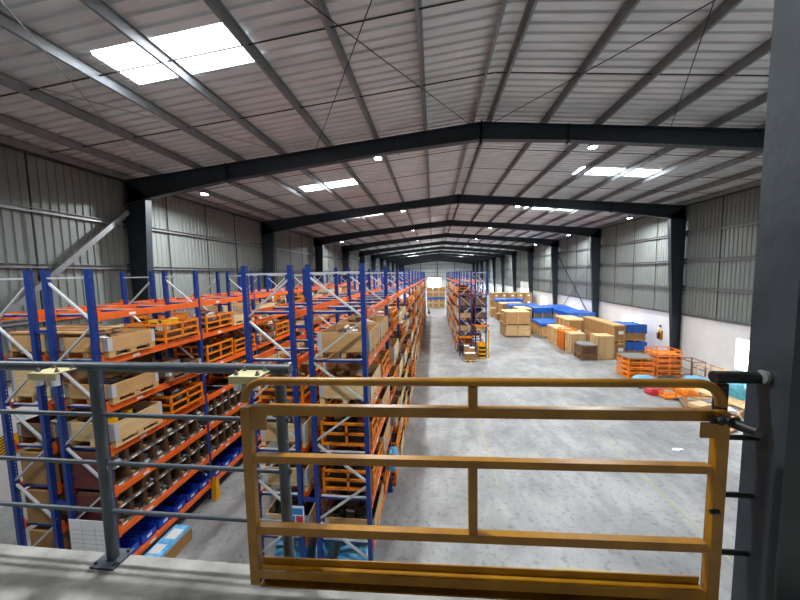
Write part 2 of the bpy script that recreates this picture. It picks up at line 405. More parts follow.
# floor markings
m = MB().use('lens'); m.box(1.92, 1.965, 9.6, 18.5, 0, .004); m.box(6.6, 6.65, 4.5, 22, 0, .004); m.box(2.6, 5.3, 6.8, 6.87, 0, .004); struct('trim_1', m)

# ---------------------------------------------------------------- goods: shared meshes
RND = random.Random(7)
def pallet(m, w, l, k='wood', z=0):
    m.use(k)
    for x in (-w/2+.05, 0, w/2-.05): m.box(x-.05, x+.05, -l/2, l/2, z, z+.02)
    for x in (-w/2+.05, 0, w/2-.05):
        for y in (-l/2+.07, 0, l/2-.07): m.box(x-.05, x+.05, y-.07, y+.07, z+.02, z+.1)
    n = max(5, int(l/.16))
    for i in range(n):
        y = -l/2+l*(i+.5)/n; m.box(-w/2, w/2, y-l/n*.42, y+l/n*.42, z+.1, z+.125)
    return z+.125
def collar(m, w, l, z, h, k='wood'):
    m.use(k); t = .02
    m.box(-w/2, w/2, -l/2, -l/2+t, z, z+h); m.box(-w/2, w/2, l/2-t, l/2, z, z+h)
    m.box(-w/2, -w/2+t, -l/2+t, l/2-t, z, z+h); m.box(w/2-t, w/2, -l/2+t, l/2-t, z, z+h)
def hinges(m, w, l, z, h, only=None):
    m.use('zinc')
    for sx in (-1, 1):
        for sy in (-1, 1):
            if only and only != (sx, sy): continue
            x, y = sx*w/2, sy*l/2
            m.box(min(x, x-sx*.09), max(x, x-sx*.09), min(y, y+sy*.006), max(y, y+sy*.006), z+.02, z+h-.02)
            m.box(min(x, x+sx*.006), max(x, x+sx*.006), min(y, y-sy*.09), max(y, y-sy*.09), z+.02, z+h-.02)
def heap(w, l, h, seed, pal):
    r = random.Random(seed); m = MB()
    m.use(pal[0]); m.box(-w/2, w/2, -l/2, l/2, 0, h*.35)
    for i in range(14):
        m.use(r.choice(pal)); a, b, c = r.uniform(.1, .3), r.uniform(.1, .35), r.uniform(.08, .25)
        x, y = r.uniform(-w/2+.2, w/2-.2), r.uniform(-l/2+.2, l/2-.2)
        mt = Matrix.Translation((x, y, h*.35+r.uniform(0, h*.5))) @ Matrix.Rotation(r.uniform(0, 3), 4, 'Z') @ Matrix.Rotation(r.uniform(-.4, .4), 4, 'X')
        m.box(-a/2, a/2, -b/2, b/2, -c/2, c/2, mt)
    return m.mesh('packed_goods')
PALS = [('cardd', 'card', 'dark', 'wrap'), ('dark', 'grey', 'cardd', 'black'), ('cardd', 'wood', 'card', 'whitep'), ('dark', 'cardd', 'maroon', 'wrap'), ('cardd', 'whitep', 'wrap', 'card')]
PALW = ['brown boxes', 'metal parts', 'cartons', 'dark parts', 'white packets']
HEAPS = [heap(.92, 1.0, .30, 11+i, PALS[i]) for i in range(5)]
HM = {}
def crate_meshes(w, l, h, k):
    key = (w, l, h, k)
    if key in HM: return HM[key]
    a = MB(); z = pallet(a, w, l, k)
    b = MB(); collar(b, w, l, z, h, k)
    c = []
    for q in ((-1, -1), (-1, 1), (1, -1), (1, 1)): cc = MB(); hinges(cc, w, l, z, h, q); c.append(cc.mesh('corner_hinge'))
    j = MB(); pallet(j, w, l, k); collar(j, w, l, z, h, k); hinges(j, w, l, z, h)
    HM[key] = (a.mesh('pallet'), b.mesh('collar'), c, j.mesh('collar_crate')); return HM[key]
def stillage_meshes(w, l, h):
    key = ('s', w, l, h)
    if key in HM: return HM[key]
    t = .05
    p = MB().use('stil'); pl = []
    for sx in (-1, 1):
        for sy in (-1, 1):
          q1 = MB().use('stil'); pl.append(q1)
          for p_ in (p, q1): p_.box(sx*w/2-(t if sx > 0 else 0), sx*w/2+(0 if sx > 0 else t), sy*l/2-(t if sy > 0 else 0), sy*l/2+(0 if sy > 0 else t), 0, h)
    f = MB().use('stil')
    for z in ((.10, h*.55, h-.05) if h > .4 else (.06, h-.03)):
        zz = z-.025
        for sy in (-1, 1): f.box(-w/2+t, w/2-t, sy*(l/2-.02)-.02, sy*(l/2-.02)+.02, zz, zz+.05)
        for sx in (-1, 1): f.box(sx*(w/2-.02)-.02, sx*(w/2-.02)+.02, -l/2+t, l/2-t, zz, zz+.05)
    for sy in (-1, 1): f.box(-.025, .025, sy*(l/2-.02)-.02, sy*(l/2-.02)+.02, .1, h-.05)
    for sx in (-1, 1): f.box(sx*(w/2-.02)-.02, sx*(w/2-.02)+.02, -.025, .025, .1, h-.05)
    b = MB().use('stil'); b.box(-w/2+.02, w/2-.02, -l/2+.02, l/2-.02, .08, .1)
    g = MB().use('mesh')
    for sy in (-1, 1):
        y = sy*(l/2-.035); n = int((w-.1)/.05)
        for i in range(1, n): x = -w/2+.05+(w-.1)*i/n; g.box(x-.003, x+.003, y-.003, y+.003, h*.55, h-.07)
        for i in range(1, 5): z = h*.55+(h*.45-.07)*i/5; g.box(-w/2+t, w/2-t, y-.003, y+.003, z-.003, z+.003)
    for sx in (-1, 1):
        x = sx*(w/2-.035); n = int((l-.1)/.05)
        for i in range(1, n): y = -l/2+.05+(l-.1)*i/n; g.box(x-.003, x+.003, y-.003, y+.003, h*.55, h-.07)
        for i in range(1, 5): z = h*.55+(h*.45-.07)*i/5; g.box(x-.003, x+.003, -l/2+t, l/2-t, z-.003, z+.003)
    j = MB(); 
    for q in (p, f, b):
        j.use('stil'); j.add(q.v, q.f)
    HM[key] = ([q.mesh('corner_post') for q in pl], f.mesh('side_rail'), g.mesh('wire_mesh'), b.mesh('base_tray'), j.mesh('mesh_stillage')); return HM[key]
def put_crate(x, y, z, w, l, h, k, where, group, near, fill=None, col=None):
    a, b, c, j = crate_meshes(w, l, h, k)
    cl = {'wood': 'pine', 'woodl': 'pale pine', 'woodd': 'aged brown'}[k]
    lab = '%s collar crate %s' % (cl, where)
    if near:
        t = thing('collar_crate', lab, 'crate', (x, y, z), group); part('pallet_base', a, t); part('collar', b, t); [part('corner_hinge', q, t, label='galvanised corner hinge') for q in c]
    else: t = solo('collar_crate', j, lab, 'crate', (x, y, z), group)
    return t
def put_stillage(x, y, z, w, l, h, where, group, near):
    p, f, g, b, j = stillage_meshes(w, l, h)
    lab = 'orange steel stillage %s' % where
    if near:
        t = thing('mesh_stillage', lab, 'stillage', (x, y, z), group)
        [part('corner_post', q, t) for q in p]; part('side_rail', f, t); part('wire_mesh', g, t, label='dark wire mesh'); part('base_tray', b, t)
    else: t = solo('mesh_stillage', j, lab, 'stillage', (x, y, z), group)
    return t
def put_heap(x, y, z, i, where, group, sc=(1, 1, 1)):
    o = solo('packed_goods', HEAPS[i], 'heap of %s %s' % (PALW[i], where), 'goods', (x, y, z), group, kind='stuff')
    o.scale = sc; return o

# ---------------------------------------------------------------- pallet racks
UPC = {}
def upright_mesh(h, near):
    """open C-section post, slotted front faces (towards +-X)"""
    if (h, near) in UPC: return UPC[(h, near)]
    m = MB()
    m.use('slot' if near else 'blue'); w, d, t = .05, .045, .004
    if near:
        m.add([(-d, -w, 0), (-d, w, 0), (-d, w, h), (-d, -w, h)], [(0, 1, 2, 3)])
        m.add([(d, -w, 0), (d, w, 0), (d, w, h), (d, -w, h)], [(0, 1, 2, 3)])
        m.use('blue'); m.box(-d, d, -w, -w+t, 0, h); m.box(-d, -d*.3, w-t, w, 0, h); m.box(d*.3, d, w-t, w, 0, h)
        m.add([(-d, -w, h), (d, -w, h), (d, w, h), (-d, w, h)], [(0, 1, 2, 3)])
    else: m.box(-d, d, -w, w, 0, h)
    m.use('blue'); m.box(-.08, .08, -.08, .08, 0, .008)
    UPC[(h, near)] = m.mesh('upright'); return UPC[(h, near)]
def rack(label, x0, x1, ys, zs, H, start_right, indiv=6, mirror=False):
    t = thing('pallet_rack', label, 'rack', (x0, ys[0], 0))
    D = x1-x0; B = ys[1]-ys[0]
    for i, y in enumerate(ys):
        yy = y-ys[0]; near = i < 3
        um = upright_mesh(H, near)
        part('upright', um, t, (0, yy, 0)); part('upright', um, t, (D, yy, 0))
        zz = [H-.22-k*.86 for k in range(8)]; zz = [q for q in zz if q > .05]
        fb = MB().use('zinc')
        for k in range(len(zz)-1):
            l2r = (k % 2 == 0) != start_right
            a, b = (0, zz[k]-.02), (D, zz[k+1]+.02)
            if not l2r: a, b = (D, zz[k]-.02), (0, zz[k+1]+.02)
            q = MB().use('zinc') if near else fb
            q.bar((a[0], yy+.01, a[1]), (b[0], yy+.01, b[1]), .045, .035)
            if near: part('diagonal_brace', q, t)
        q = MB().use('zinc') if near else fb
        q.bar((0, yy, zz[0]+.05), (D, yy, zz[0]+.05), .04, .035)
        if near: part('horizontal_brace', q, t)
        else: part('frame_bracing', fb, t)
    bm = MB().use('orange'); L = B-.1
    bm.prism([(-.025, -.075), (.025, -.075), (.025, .045), (.005, .045), (.005, .075), (-.025, .075)], 'y', .05, .05+L); bmesh1 = bm.mesh('beam')
    cms = []
    for yy in (.05, .05+L):
        bm = MB().use('orange'); cms.append(bm); bm.box(-.03, .03, yy-.055 if yy > 1 else yy-.005, yy+.005 if yy > 1 else yy+.055, -.09, .16)
    cmesh = [q.mesh('connector') for q in cms]
    bm = MB().use('whitep'); bm.box(.0265, .029, .7, .86, -.04, .02); smesh = bm.mesh('level_label')
    sm = MB().use('blue'); sm.box(0, D, -.03, .03, -.03, .015); sm.use('zinc'); sm.box(.03, D-.03, -.028, .028, .015, .03); smm = sm.mesh('pallet_support')
    nb = len(ys)-1; rest = MB().use('orange'); rs = MB().use('blue')
    for i in range(nb):
        yy = ys[i]-ys[0]
        for j, z in enumerate(zs):
            for sx, X in ((-1, -.0), (1, D)):
                if i < indiv:
                    o = part('beam', bmesh1, t, (X+sx*.03, yy, z), rz=0)
                    if sx < 0: o.scale = (-1, 1, 1)
                    if i < 2:
                        [part('connector', q, o) for q in cmesh]
                        part('level_label', smesh, o)
                else:
                    rest.box(X+sx*.03-.025, X+sx*.03+.025, yy+.05, yy+B-.05, z-.075, z+.075)
            for q in (.05, .36, .68):
                if i < 5: part('pallet_support', smm, t, (0, yy+B*q, z+.03))
                else: rs.box(0, D, yy+B*q-.03, yy+B*q+.03, z-.03, z+.03)
    if rest.v: part('beam', rest, t)['kind'] = 'stuff'
    if rs.v: part('pallet_support', rs, t)['kind'] = 'stuff'
    return t
Z1 = [.45, 1.24, 2.14, 3.03, 3.94, 4.92, 5.86]
Z2 = [.85, 1.84, 2.84, 3.83, 4.82, 5.82]
ysA = [5.53+2.8*i for i in range(17)]
ysB = [6.05+3.0*i for i in range(16)]
ysC = [24.95+3.0*i for i in range(9)]
rack('long blue and orange rack nearest the left wall', -9.0, -8.07, ysA, Z1, 6.82, True)
rack('long blue and orange rack facing the left aisle, with bin shelves', -7.67, -6.717, ysA, Z1, 6.82, False)
rack('long blue and orange rack on the left half of the middle row', -3.8, -2.836, ysB, Z2, 6.82, True, 8)
rack('long blue and orange rack bordering the wide aisle, crates overhanging', -2.462, -1.368, ysB, Z2, 6.82, False, 8)
rack('left half of the distant double rack in the open hall', 2.03, 2.91, ysC, Z2, 6.75, False)
rack('right half of the distant double rack in the open hall', 3.25, 4.05, ysC, Z2, 6.75, False)
# blue spacers joining the back-to-back frames
def spacers(xa, xb, ys, row):
    for i, y in enumerate(ys):
        for j, z in enumerate((1.9, 5.58)):
            m = MB().use('blue'); m.box(xa+.045, xb-.045, -.03, .03, -.03, .03)
            solo('rack_spacer', m, 'blue spacer bar, %s one at %s frame of the %s' % (('lower', 'upper')[j], NUM[i+1], row), 'spacer', (0, y, z), 'rack spacer bars')
spacers(-8.07, -7.67, ysA[:5], 'left racks'); spacers(-2.836, -2.462, ysB[:5], 'middle racks'); spacers(2.91, 3.25, ysC[:2], 'distant rack')

LV = ['floor', 'lowest', 'second', 'third', 'fourth', 'fifth', 'sixth', 'seventh']
def fill(unit, xc, ys, zs, levels, bays, seed, p_stil, w, group, skip=(), nearY=14, over=0):
    r = random.Random(seed); B = ys[1]-ys[0]
    for b in bays:
        for lv in levels:
            for h in (0, 1):
                if (b, lv, h) in skip: continue
                u = r.random()
                if u < .06: continue
                l = 1.12 if B < 2.6 else 1.2
                y = ys[b]+(B*.27 if h == 0 else B*.73)+r.uniform(-.02, .02); z = (zs[lv-1]+.075) if lv else 0
                where = 'on %s level, %s bay, %s half, %s' % (LV[lv], NUM[b+1], ('near', 'far')[h], unit)
                where2 = 'at %s level, %s bay, %s half, %s' % (LV[lv], NUM[b+1], ('near', 'far')[h], unit)
                near = y < nearY; gp = group; dx = r.uniform(0, .05)*over
                hi = r.randrange(5) if y < 14 else r.choice((0, 2, 4, 4, 3)); tall = 1.0 if y < 14 else 1.5
                if r.random() < p_stil:
                    hh = r.choice((.5, .6)); hs = hh*tall; put_stillage(xc+dx, y, z, w, l, hh, where, 'stillages in the '+group, near)
                    put_heap(xc+dx, y, z+.1, hi, where2, 'goods in the '+group, (w/1.08, l/1.2, hs/.38))
                else:
                    hh = (r.choice((.2, .4)) if lv else .4)+(.2 if y > 20 else 0); k = r.choice(('wood', 'woodl', 'woodd', 'woodl')); hs = min(.62, hh*tall)
                    put_crate(xc+dx, y, z, w, l, hh, k, where, 'crates in the '+group, near)
                    put_heap(xc+dx, y, z+.13, hi, where2, 'goods in the '+group, (w/1.05, l/1.15, hs/.3))
# left row, aisle side: crates on levels third to sixth, bins below
fill('left aisle rack', -7.16, ysA, Z1, (4, 5, 6), range(0, 16), 5, .22, 1.06, 'left aisle rack', skip=((0, 6, 0), (0, 6, 1), (0, 4, 0), (0, 4, 1), (1, 4, 0), (0, 5, 0), (0, 5, 1)), over=1)
fill('wall-side rack', -8.53, ysA, Z1, (4, 5, 6), range(0, 9), 6, .15, 1.0, 'wall-side rack', skip=((0, 4, 0), (0, 5, 0), (0, 6, 0)))
for lv, h, k in ((4, .3, 'woodd'), (5, .6, 'woodl'), (6, .4, 'wood')):
    put_crate(-8.53, 6.25, Z1[lv-1]+.08, 1.0, 1.1, h, k, 'at the camera end of the wall-side rack, %s level' % LV[lv], 'crates in the wall-side rack', True)
    put_heap(-8.53, 6.25, Z1[lv-1]+.2, 2, 'in the end crate of the wall-side rack, %s level' % LV[lv], 'goods in the wall-side rack', (1, 1, h/.32))
fill('wide-aisle rack', -1.83, ysB, Z2, (0, 1, 2, 3, 4, 5), range(1, 15), 8, .45, 1.22, 'wide-aisle rack', nearY=16, over=1)
fill('inner middle rack', -3.32, ysB, Z2, (3, 4, 5), range(1, 14), 9, .35, 1.05, 'inner middle rack', nearY=14, skip=((1, 5, 0), (1, 5, 1), (2, 5, 0), (3, 5, 1), (5, 5, 0)))
fill('inner middle rack', -3.32, ysB, Z2, (0, 1, 2), range(1, 4), 10, .35, 1.05, 'inner middle rack', nearY=14)
fill('left side of distant rack', 2.4, ysC, Z2, (0, 1, 2, 3, 4, 5), range(0, 7), 12, .3, 1.08, 'distant rack', nearY=10, skip=((0, 0, 0),))
fill('right side of distant rack', 3.72, ysC, Z2, (1, 2, 3, 4), range(0, 6), 13, .4, .95, 'distant rack', nearY=10, skip=((0, 0, 0), (0, 1, 0), (0, 1, 1)))

# hand-placed first bay of the left aisle rack
def zone(b, h, lv, u): return 'on the %s level, %s bay, %s half, %s' % (LV[lv], NUM[b+1], ('near', 'far')[h], u)
put_crate(-7.14, 6.20, Z1[5]+.08, 1.1, 1.08, .3, 'wood', 'filled with white film parts, top front of left aisle rack', 'crates in the left aisle rack', True)
put_heap(-7.14, 6.20, Z1[5]+.2, 4, 'in the top front crate of left aisle rack', 'goods in the left aisle rack', (1, 1, .9))
put_stillage(-7.12, 7.58, Z1[5]+.08, 1.1, 1.12, .5, 'holding yellow parts, at top front of left aisle rack', 'stillages in the left aisle rack', True)
put_heap(-7.12, 7.58, Z1[5]+.16, 4, 'inside the top front stillage of left aisle rack', 'goods in the left aisle rack', (1, 1, 1.1))
for i, (dx, dy) in enumerate(((.25, -.18), (.2, .12), (-.2, -.1), (0, .3))):
    m = MB().use('yellow'); rr = random.Random(i); pts = []
    m.tube([(0, 0, 0), (0, 0, .05), (0, 0, .09), (0, 0, .11)], .10, 12)
    m.tube([(0, 0, .0), (0, 0, .01)], .13, 12)
    solo('yellow_helmet', m, 'yellow rounded part in the upper front stillage, %s of four from the aisle' % NUM[i+1], 'yellow part', (-7.12+dx, 7.58+dy, Z1[5]+.50), 'yellow parts')
put_crate(-7.14, 6.20, Z1[4]+.08, 1.1, 1.1, .3, 'wood', 'one level under the top front crate of left aisle rack', 'crates in the left aisle rack', True)
put_heap(-7.14, 6.20, Z1[4]+.2, 1, 'in the fifth level front crate of left aisle rack', 'goods in the left aisle rack', (1, 1, .8))
put_crate(-7.12, 7.58, Z1[4]+.08, 1.1, 1.1, .2, 'woodd', 'behind front crate on the fifth level of left aisle rack', 'crates in the left aisle rack', True)
put_heap(-7.12, 7.58, Z1[4]+.2, 0, 'in the fifth level rear crate, first bay, left aisle rack', 'goods in the left aisle rack', (1, 1, 1))
# level above the bins (beam at 2.96)
put_crate(-7.14, 6.20, Z1[3]+.08, 1.1, 1.15, .4, 'woodl', 'with black and yellow parts, just above the front bins', 'crates in the left aisle rack', True)
put_heap(-7.14, 6.20, Z1[3]+.2, 1, 'in the crate just above the front bins', 'goods in the left aisle rack', (1, 1, 1.1))
for i, (dx, dy) in enumerate(((.35, -.42), (.3, -.05))):
    m = MB().use('yellow'); m.tube([(0, 0, 0), (0, 0, .06), (0, 0, .1)], .09, 12)
    solo('yellow_helmet', m, 'yellow cap among black parts in crate above the bins, %s one' % ('front', 'rear')[i], 'yellow part', (-7.14+dx, 6.2+dy, Z1[3]+.56), 'yellow caps')
put_stillage(-7.12, 7.58, Z1[3]+.08, 1.1, 1.1, .55, 'just above the bins, behind the crate of yellow caps', 'stillages in the left aisle rack', True)
put_heap(-7.12, 7.58, Z1[3]+.16, 3, 'in the stillage just above the bins, first bay', 'goods in the left aisle rack', (1, 1, 1.1))
# carton bins in two tiers on each of the two levels
bmb = MB().use('cardd'); bw, bh, bd = .32, .385, .86
bmb.box(0, bd, -bw/2, bw/2, 0, .012); bmb.box(0, bd, -bw/2, -bw/2+.012, 0, bh); bmb.box(0, bd, bw/2-.012, bw/2, 0, bh); bmb.box(0, .012, -bw/2, bw/2, 0, bh)
bmb.box(bd-.012, bd, -bw/2, bw/2, 0, .09)
bmb.add([(bd, -bw/2, 0), (bd+.02, -bw/2+.03, 0), (bd+.02, -bw/2+.03, bh), (bd, -bw/2, bh)], [(0, 1, 2, 3)])
BIN = bmb.mesh('storage_bin')
lb = MB().use('greylid'); lb.box(bd, bd+.012, -bw/2, bw/2, .0, .055); LIP = lb.mesh('front_lip')
lb = MB().use('whitep'); lb.box(bd+.012, bd+.016, -.07, .05, .008, .048); CARD = lb.mesh('label_card')
gb = []
for sd, kk in ((1, ('grey', 'wrap', 'dark')), (2, ('wrap', 'grey', 'wrap')), (3, ('cardd', 'card', 'dark'))):
    rr = random.Random(sd); q = MB()
    for i in range(7):
        q.use(rr.choice(kk)); mt = Matrix.Translation((.66+rr.uniform(-.12, .16), rr.uniform(-.07, .07), .05+rr.uniform(0, .12))) @ Matrix.Rotation(rr.uniform(0, 3), 4, 'Z') @ Matrix.Rotation(rr.uniform(-.6, .6), 4, 'X')
        a = rr.uniform(.04, .1); q.box(-a, a, -a*.6, a*.6, -a*.5, a*.5, mt)
    gb.append(q.mesh('bin_contents'))
rr = random.Random(3)
for b in range(0, 7):
    for j, z in enumerate((Z1[1]+.08, Z1[1]+.49, Z1[2]+.08, Z1[2]+.49)):
        for k in range(8):
            y = ysA[b]+.06+(2.68)*(k+.5)/8
            if j == 3 and False: continue
            tt = tag(link('storage_bin', BIN, None, (-7.56, y, z)), 'cardboard parts bin, %s row up, %s in %s bay, left aisle rack' % (NUM[j+1], NUM[k+1], NUM[b+1]), 'storage bin', 'cardboard parts bins')
            if b < 4:
                part('front_lip', LIP, tt, label='grey front lip'); part('label_card', CARD, tt, label='white label card')
            if b < 4 and rr.random() < .75:
                o = tag(link('bin_contents', gb[rr.randrange(3)], None, (-7.56, y, z)), 'small parts in bin, %s row up, %s in %s bay, left rack' % (NUM[j+1], NUM[k+1], NUM[b+1]), 'small parts', 'small parts in the bins', 'stuff')
    for k in range(6):
        y = ysA[b]+.06+2.68*(k+.5)/6; q = MB().use('bluebin')
        q.box(-.9, 0, -.19, .19, 0, .02); q.box(-.9, 0, -.19, -.175, 0, .22); q.box(-.9, 0, .175, .19, 0, .22); q.box(-.9, -.885, -.19, .19, 0, .22)
        q.prism([(-.16, 0), (.02, 0), (.06, .17), (.045, .17), (.0, .02)], 'x', 0, 0) if False else None
        q.box(-.015, .0, -.19, .19, 0, .17); q.box(-.9, .01, -.2, .2, .2, .215) if False else None
        tt = tag(link('blue_bin', q.mesh('blue_bin') if b == 0 and k == 0 else BB, None, (-6.68, y, Z1[0]+.08)), 'blue plastic bin on the lowest beam, %s in the %s bay of left aisle rack' % (NUM[k+1], NUM[b+1]), 'storage bin', 'blue plastic bins')
        if b == 0 and k == 0: BB = tt.data; q = MB().use('whitep'); q.box(.0, .003, -.06, .06, .06, .12); BC = q.mesh('label_card')
        if b < 4: part('label_card', BC, tt, label='white label card')
# near ends of the left racks
def carton(x, y, z, w, l, h, lab, k='card', cat='box', name='carton', group=None):
    t = thing(name, lab, cat, (x, y, z), group); m = MB().use(k); m.box(-w/2, w/2, -l/2, l/2, 0, h); part('box_body', m, t)
    m = MB().use('cardd' if k == 'card' else k); m.box(-w/2-.002, w/2+.002, -.03, .03, h*.6, h+.002); part('tape', m, t, label='brown closing tape'); return t
for j, z in enumerate((.53, 1.32, 2.22)):
    carton(-8.53, 6.15, z, .8, 1.05, (.58, .74, .70)[j], 'large brown carton at the end of the wall-side rack, %s level' % ('lowest', 'second', 'third')[j], group='large cartons in the wall-side rack')
carton(-8.5, 7.5, 2.22, .8, 1.0, .6, 'brown carton behind the end carton on third level of wall-side rack')
for j, z in enumerate((1.32, 2.22)):
    m = MB().use('maroon'); m.box(-.4, .4, -.01, .01, 0, .74)
    solo('bin_shelf_side', m, 'maroon board closing the end of the bin shelf, %s one' % ('lower', 'upper')[j], 'panel', (-7.19, 5.585, z), 'maroon end boards')
t = thing('notice_board', 'white board with faint ruled lines on the end of the left aisle rack', 'board', (-7.15, 5.45, .8))
m = MB().use('whitep'); m.box(-.5, .5, -.012, .0, 0, .82); part('board_face', m, t)
m = MB().use('greylid')
for i in range(1, 7): m.box(-.46, .46, -.0135, -.012, .1*i, .1*i+.004)
for x in (-.2, .1, .32): m.box(x, x+.004, -.0135, -.012, .06, .74)
part('ruled_lines', m, t, label='thin grey ruled lines')
# long planks lying over the end crates
for i in range(5):
    m = MB().use('woodd' if i % 2 else 'wood'); m.box(-.95, .95, -.07, .07, 0, .035)
    solo('timber_plank', m, 'loose timber plank on the end crates of left racks, %s from the front' % NUM[i+1], 'plank', (-7.95, 5.75+.16*i, 5.50), 'loose planks')
# floor objects by the left rack
t = thing('open_carton', 'long brown carton with light blue wrap on the floor by the bins', 'box', (-6.38, 6.35, 0))
m = MB().use('card'); m.box(-.22, .22, -.55, .55, 0, .3); part('box_body', m, t)
m = MB().use('sky_tarp'); m.box(-.2, .2, -.53, .53, .3, .37); m.use('whitep'); m.box(-.15, .1, -.3, -.05, .37, .375); m.box(-.12, .15, .1, .4, .37, .375); part('blue_wrap', m, t, label='light blue plastic wrap')
for i, y in enumerate(ysA[1:5]):
    m = MB().use('yellow'); m.prism([(-.11, 0), (.11, 0), (.05, .62), (-.05, .62)], 'x', .04, .055); m.prism([(-.11, 0), (-.1, 0), (-.045, .6), (-.05, .62)], 'x', -.08, .05); m.prism([(.1, 0), (.11, 0), (.05, .62), (.045, .6)], 'x', -.08, .05); m.box(-.12, .06, -.13, .13, 0, .012)
    solo('upright_guard', m, 'yellow steel guard on the floor at the %s upright of the left aisle rack' % NUM[i+2], 'rack guard', (-6.54, y, 0), 'yellow rack guards')
m = MB().use('whitep'); m.add([(-.1, -.05, .002), (.05, -.08, .002), (.12, .03, .004), (-.04, .07, .003)], [(0, 1, 2, 3)])
m.add([(-.26, -.1, .003), (-.02, -.14, .003), (.1, .0, .01), (-.1, .06, .006)], [(0, 1, 2, 3)]); m.box(-.05, .22, -.05, .08, .0, .003)
solo('paper_scrap', m, 'white paper scrap lying on the grey floor beyond the gate', 'paper', (8.83, 12.09, 0))
# hazard sign on left wall
t = thing('hazard_sign', 'yellow and black striped sign on the white left wall', 'sign', (XL+.02, 7.85, 1.75)); m = MB().use('yellow'); m.box(0, .01, -.35, .35, -.28, .28); part('sign_plate', m, t)
m = MB().use('black')
for k in range(-3, 4): m.add([(.011, -.33, k*.09-.02), (.011, -.05, k*.09+.1), (.011, -.05, k*.09+.14), (.011, -.33, k*.09+.02)], [(0, 1, 2, 3)])
part('black_stripe', m, t)

# hand-placed first bay of the middle row (seen end-on through the gate)
def wz(l): return 'at the front end of the wide-aisle rack, %s level' % l
def iz(l): return 'at the front end of the inner middle rack, %s level' % l
for (x, wn, lst) in ((-1.86, wz, [('w', 'wood', .3, 1), ('s', 0, .55, 1), ('s', 0, .6, 3), ('w', 'woodl', .4, 0), ('w', 'wood', .4, 2)]),
                     (-3.27, iz, [('w', 'woodl', .3, 1), ('w', 'woodl', .4, 0), ('w', 'woodl', .4, 4), ('s', 0, .5, 2)])):
    for lv, (kk, c, h, hp) in enumerate(lst, 1):
        z = Z2[lv-1]+.075
        if kk == 'w': put_crate(x, ysB[0]+.80, z, 1.1 if x > -2 else 1.0, 1.2, h, c, wn(LV[lv]), 'crates at the front of the middle row', True)
        else: put_stillage(x, ysB[0]+.80, z, 1.12 if x > -2 else 1.0, 1.2, h, wn(LV[lv]), 'stillages at the front of the middle row', True)
        put_heap(x, ysB[0]+.80, z+.13, hp, 'inside the container '+wn(LV[lv]), 'goods at the front of the middle row', (1, 1.05, h/.3))
        if (lv+int(x)) % 3: put_crate(x, ysB[0]+2.22, z, 1.1 if x > -2 else 1.0, 1.2, .4, 'wood', 'second from the front, %s level, %s' % (LV[lv], 'wide-aisle rack' if x > -2 else 'inner middle rack'), 'crates at the front of the middle row', True)
        else: put_stillage(x, ysB[0]+2.22, z, 1.14 if x > -2 else 1.0, 1.2, .55, 'second from the front, %s level, %s' % (LV[lv], 'wide-aisle rack' if x > -2 else 'inner middle rack'), 'stillages at the front of the middle row', True)
        put_heap(x, ysB[0]+2.22, z+.13, (hp+2) % 5, 'in the second container from the front, %s level, %s' % (LV[lv], 'wide-aisle rack' if x > -2 else 'inner middle rack'), 'goods at the front of the middle row', (1, 1.05, h/.3))
def lump(w, l, h, k, seed, n=14):
    """soft wrapped bundle: displaced superellipsoid sheet"""
    r = random.Random(seed); m = MB().use(k); vs = []; fs = []; a = 9
    for i in range(a+1):
        th = (pi/2)*i/a
        for j in range(2*n):
            ph = pi*j/n; c, s_ = cos(ph), sin(ph); e = .55
            x = w/2*(abs(c)**e)*(1 if c > 0 else -1)*cos(th)**.45 if i < a else 0
            y = l/2*(abs(s_)**e)*(1 if s_ > 0 else -1)*cos(th)**.45 if i < a else 0
            z = h*sin(th)**.8
            q = 1+r.uniform(-.05, .05); vs.append((x*q, y*q, max(0, z*(1+r.uniform(-.09, .09))) if i else 0))
    for i in range(a):
        for j in range(2*n): fs.append((i*2*n+j, i*2*n+(j+1) % (2*n), (i+1)*2*n+(j+1) % (2*n), (i+1)*2*n+j))
    m.add(vs, fs, True); return m
for i, (x, y, w, lab) in enumerate(((-3.35, 6.6, .75, 'blue plastic bundle on the floor under the inner middle rack'), (-2.62, 6.75, .3, 'small blue plastic bundle on the floor between the middle racks'), (-1.85, 6.6, .8, 'blue plastic bundle on the floor under the end of wide-aisle rack'))):
    solo('wrapped_bundle', lump(w, .8, .55, 'sky_tarp', 20+i), lab, 'bundle', (x, y, 0), 'blue bundles under the middle racks')
solo('wrapped_bundle', lump(.3, .5, .45, 'sky_tarp', 31), 'light blue plastic bag hanging at the aisle side of middle rack', 'bag', (-1.12, 7.9, 1.55))
t = thing('information_board', 'white sheet with blue and red panels on front of middle rack', 'sign', (-2.93, 5.97, 1.33))
m = MB().use('whitep'); m.box(-.19, .19, -.006, 0, 0, .47); part('sheet', m, t)
m = MB().use('signblue'); m.box(-.16, .16, -.009, -.006, .28, .42); m.box(-.16, -.01, -.009, -.006, .1, .25); part('blue_panel', m, t)
m = MB().use('redp'); m.box(.01, .16, -.009, -.006, .1, .25); part('red_panel', m, t)
# plastic covered pallet tops etc at the end of aisle
t = thing('traffic_cone', 'small dark cone standing in the far wide aisle', 'cone', (-.78, 52, 0)); m = MB().use('black'); m.box(-.25, .25, -.25, .25, 0, .05)
n = 14; vs = [(.2*cos(2*pi*k/n), .2*sin(2*pi*k/n), .05) for k in range(n)]+[(.05*cos(2*pi*k/n), .05*sin(2*pi*k/n), .8) for k in range(n)]
m.add(vs, [(k, (k+1) % n, n+(k+1) % n, n+k) for k in range(n)]+[tuple(range(n, 2*n))]); part('cone_body', m, t)
m = MB().use('whitep'); m.tube([(0, 0, .8), (0, 0, 2.2)], .06, 8); part('pole', m, t)

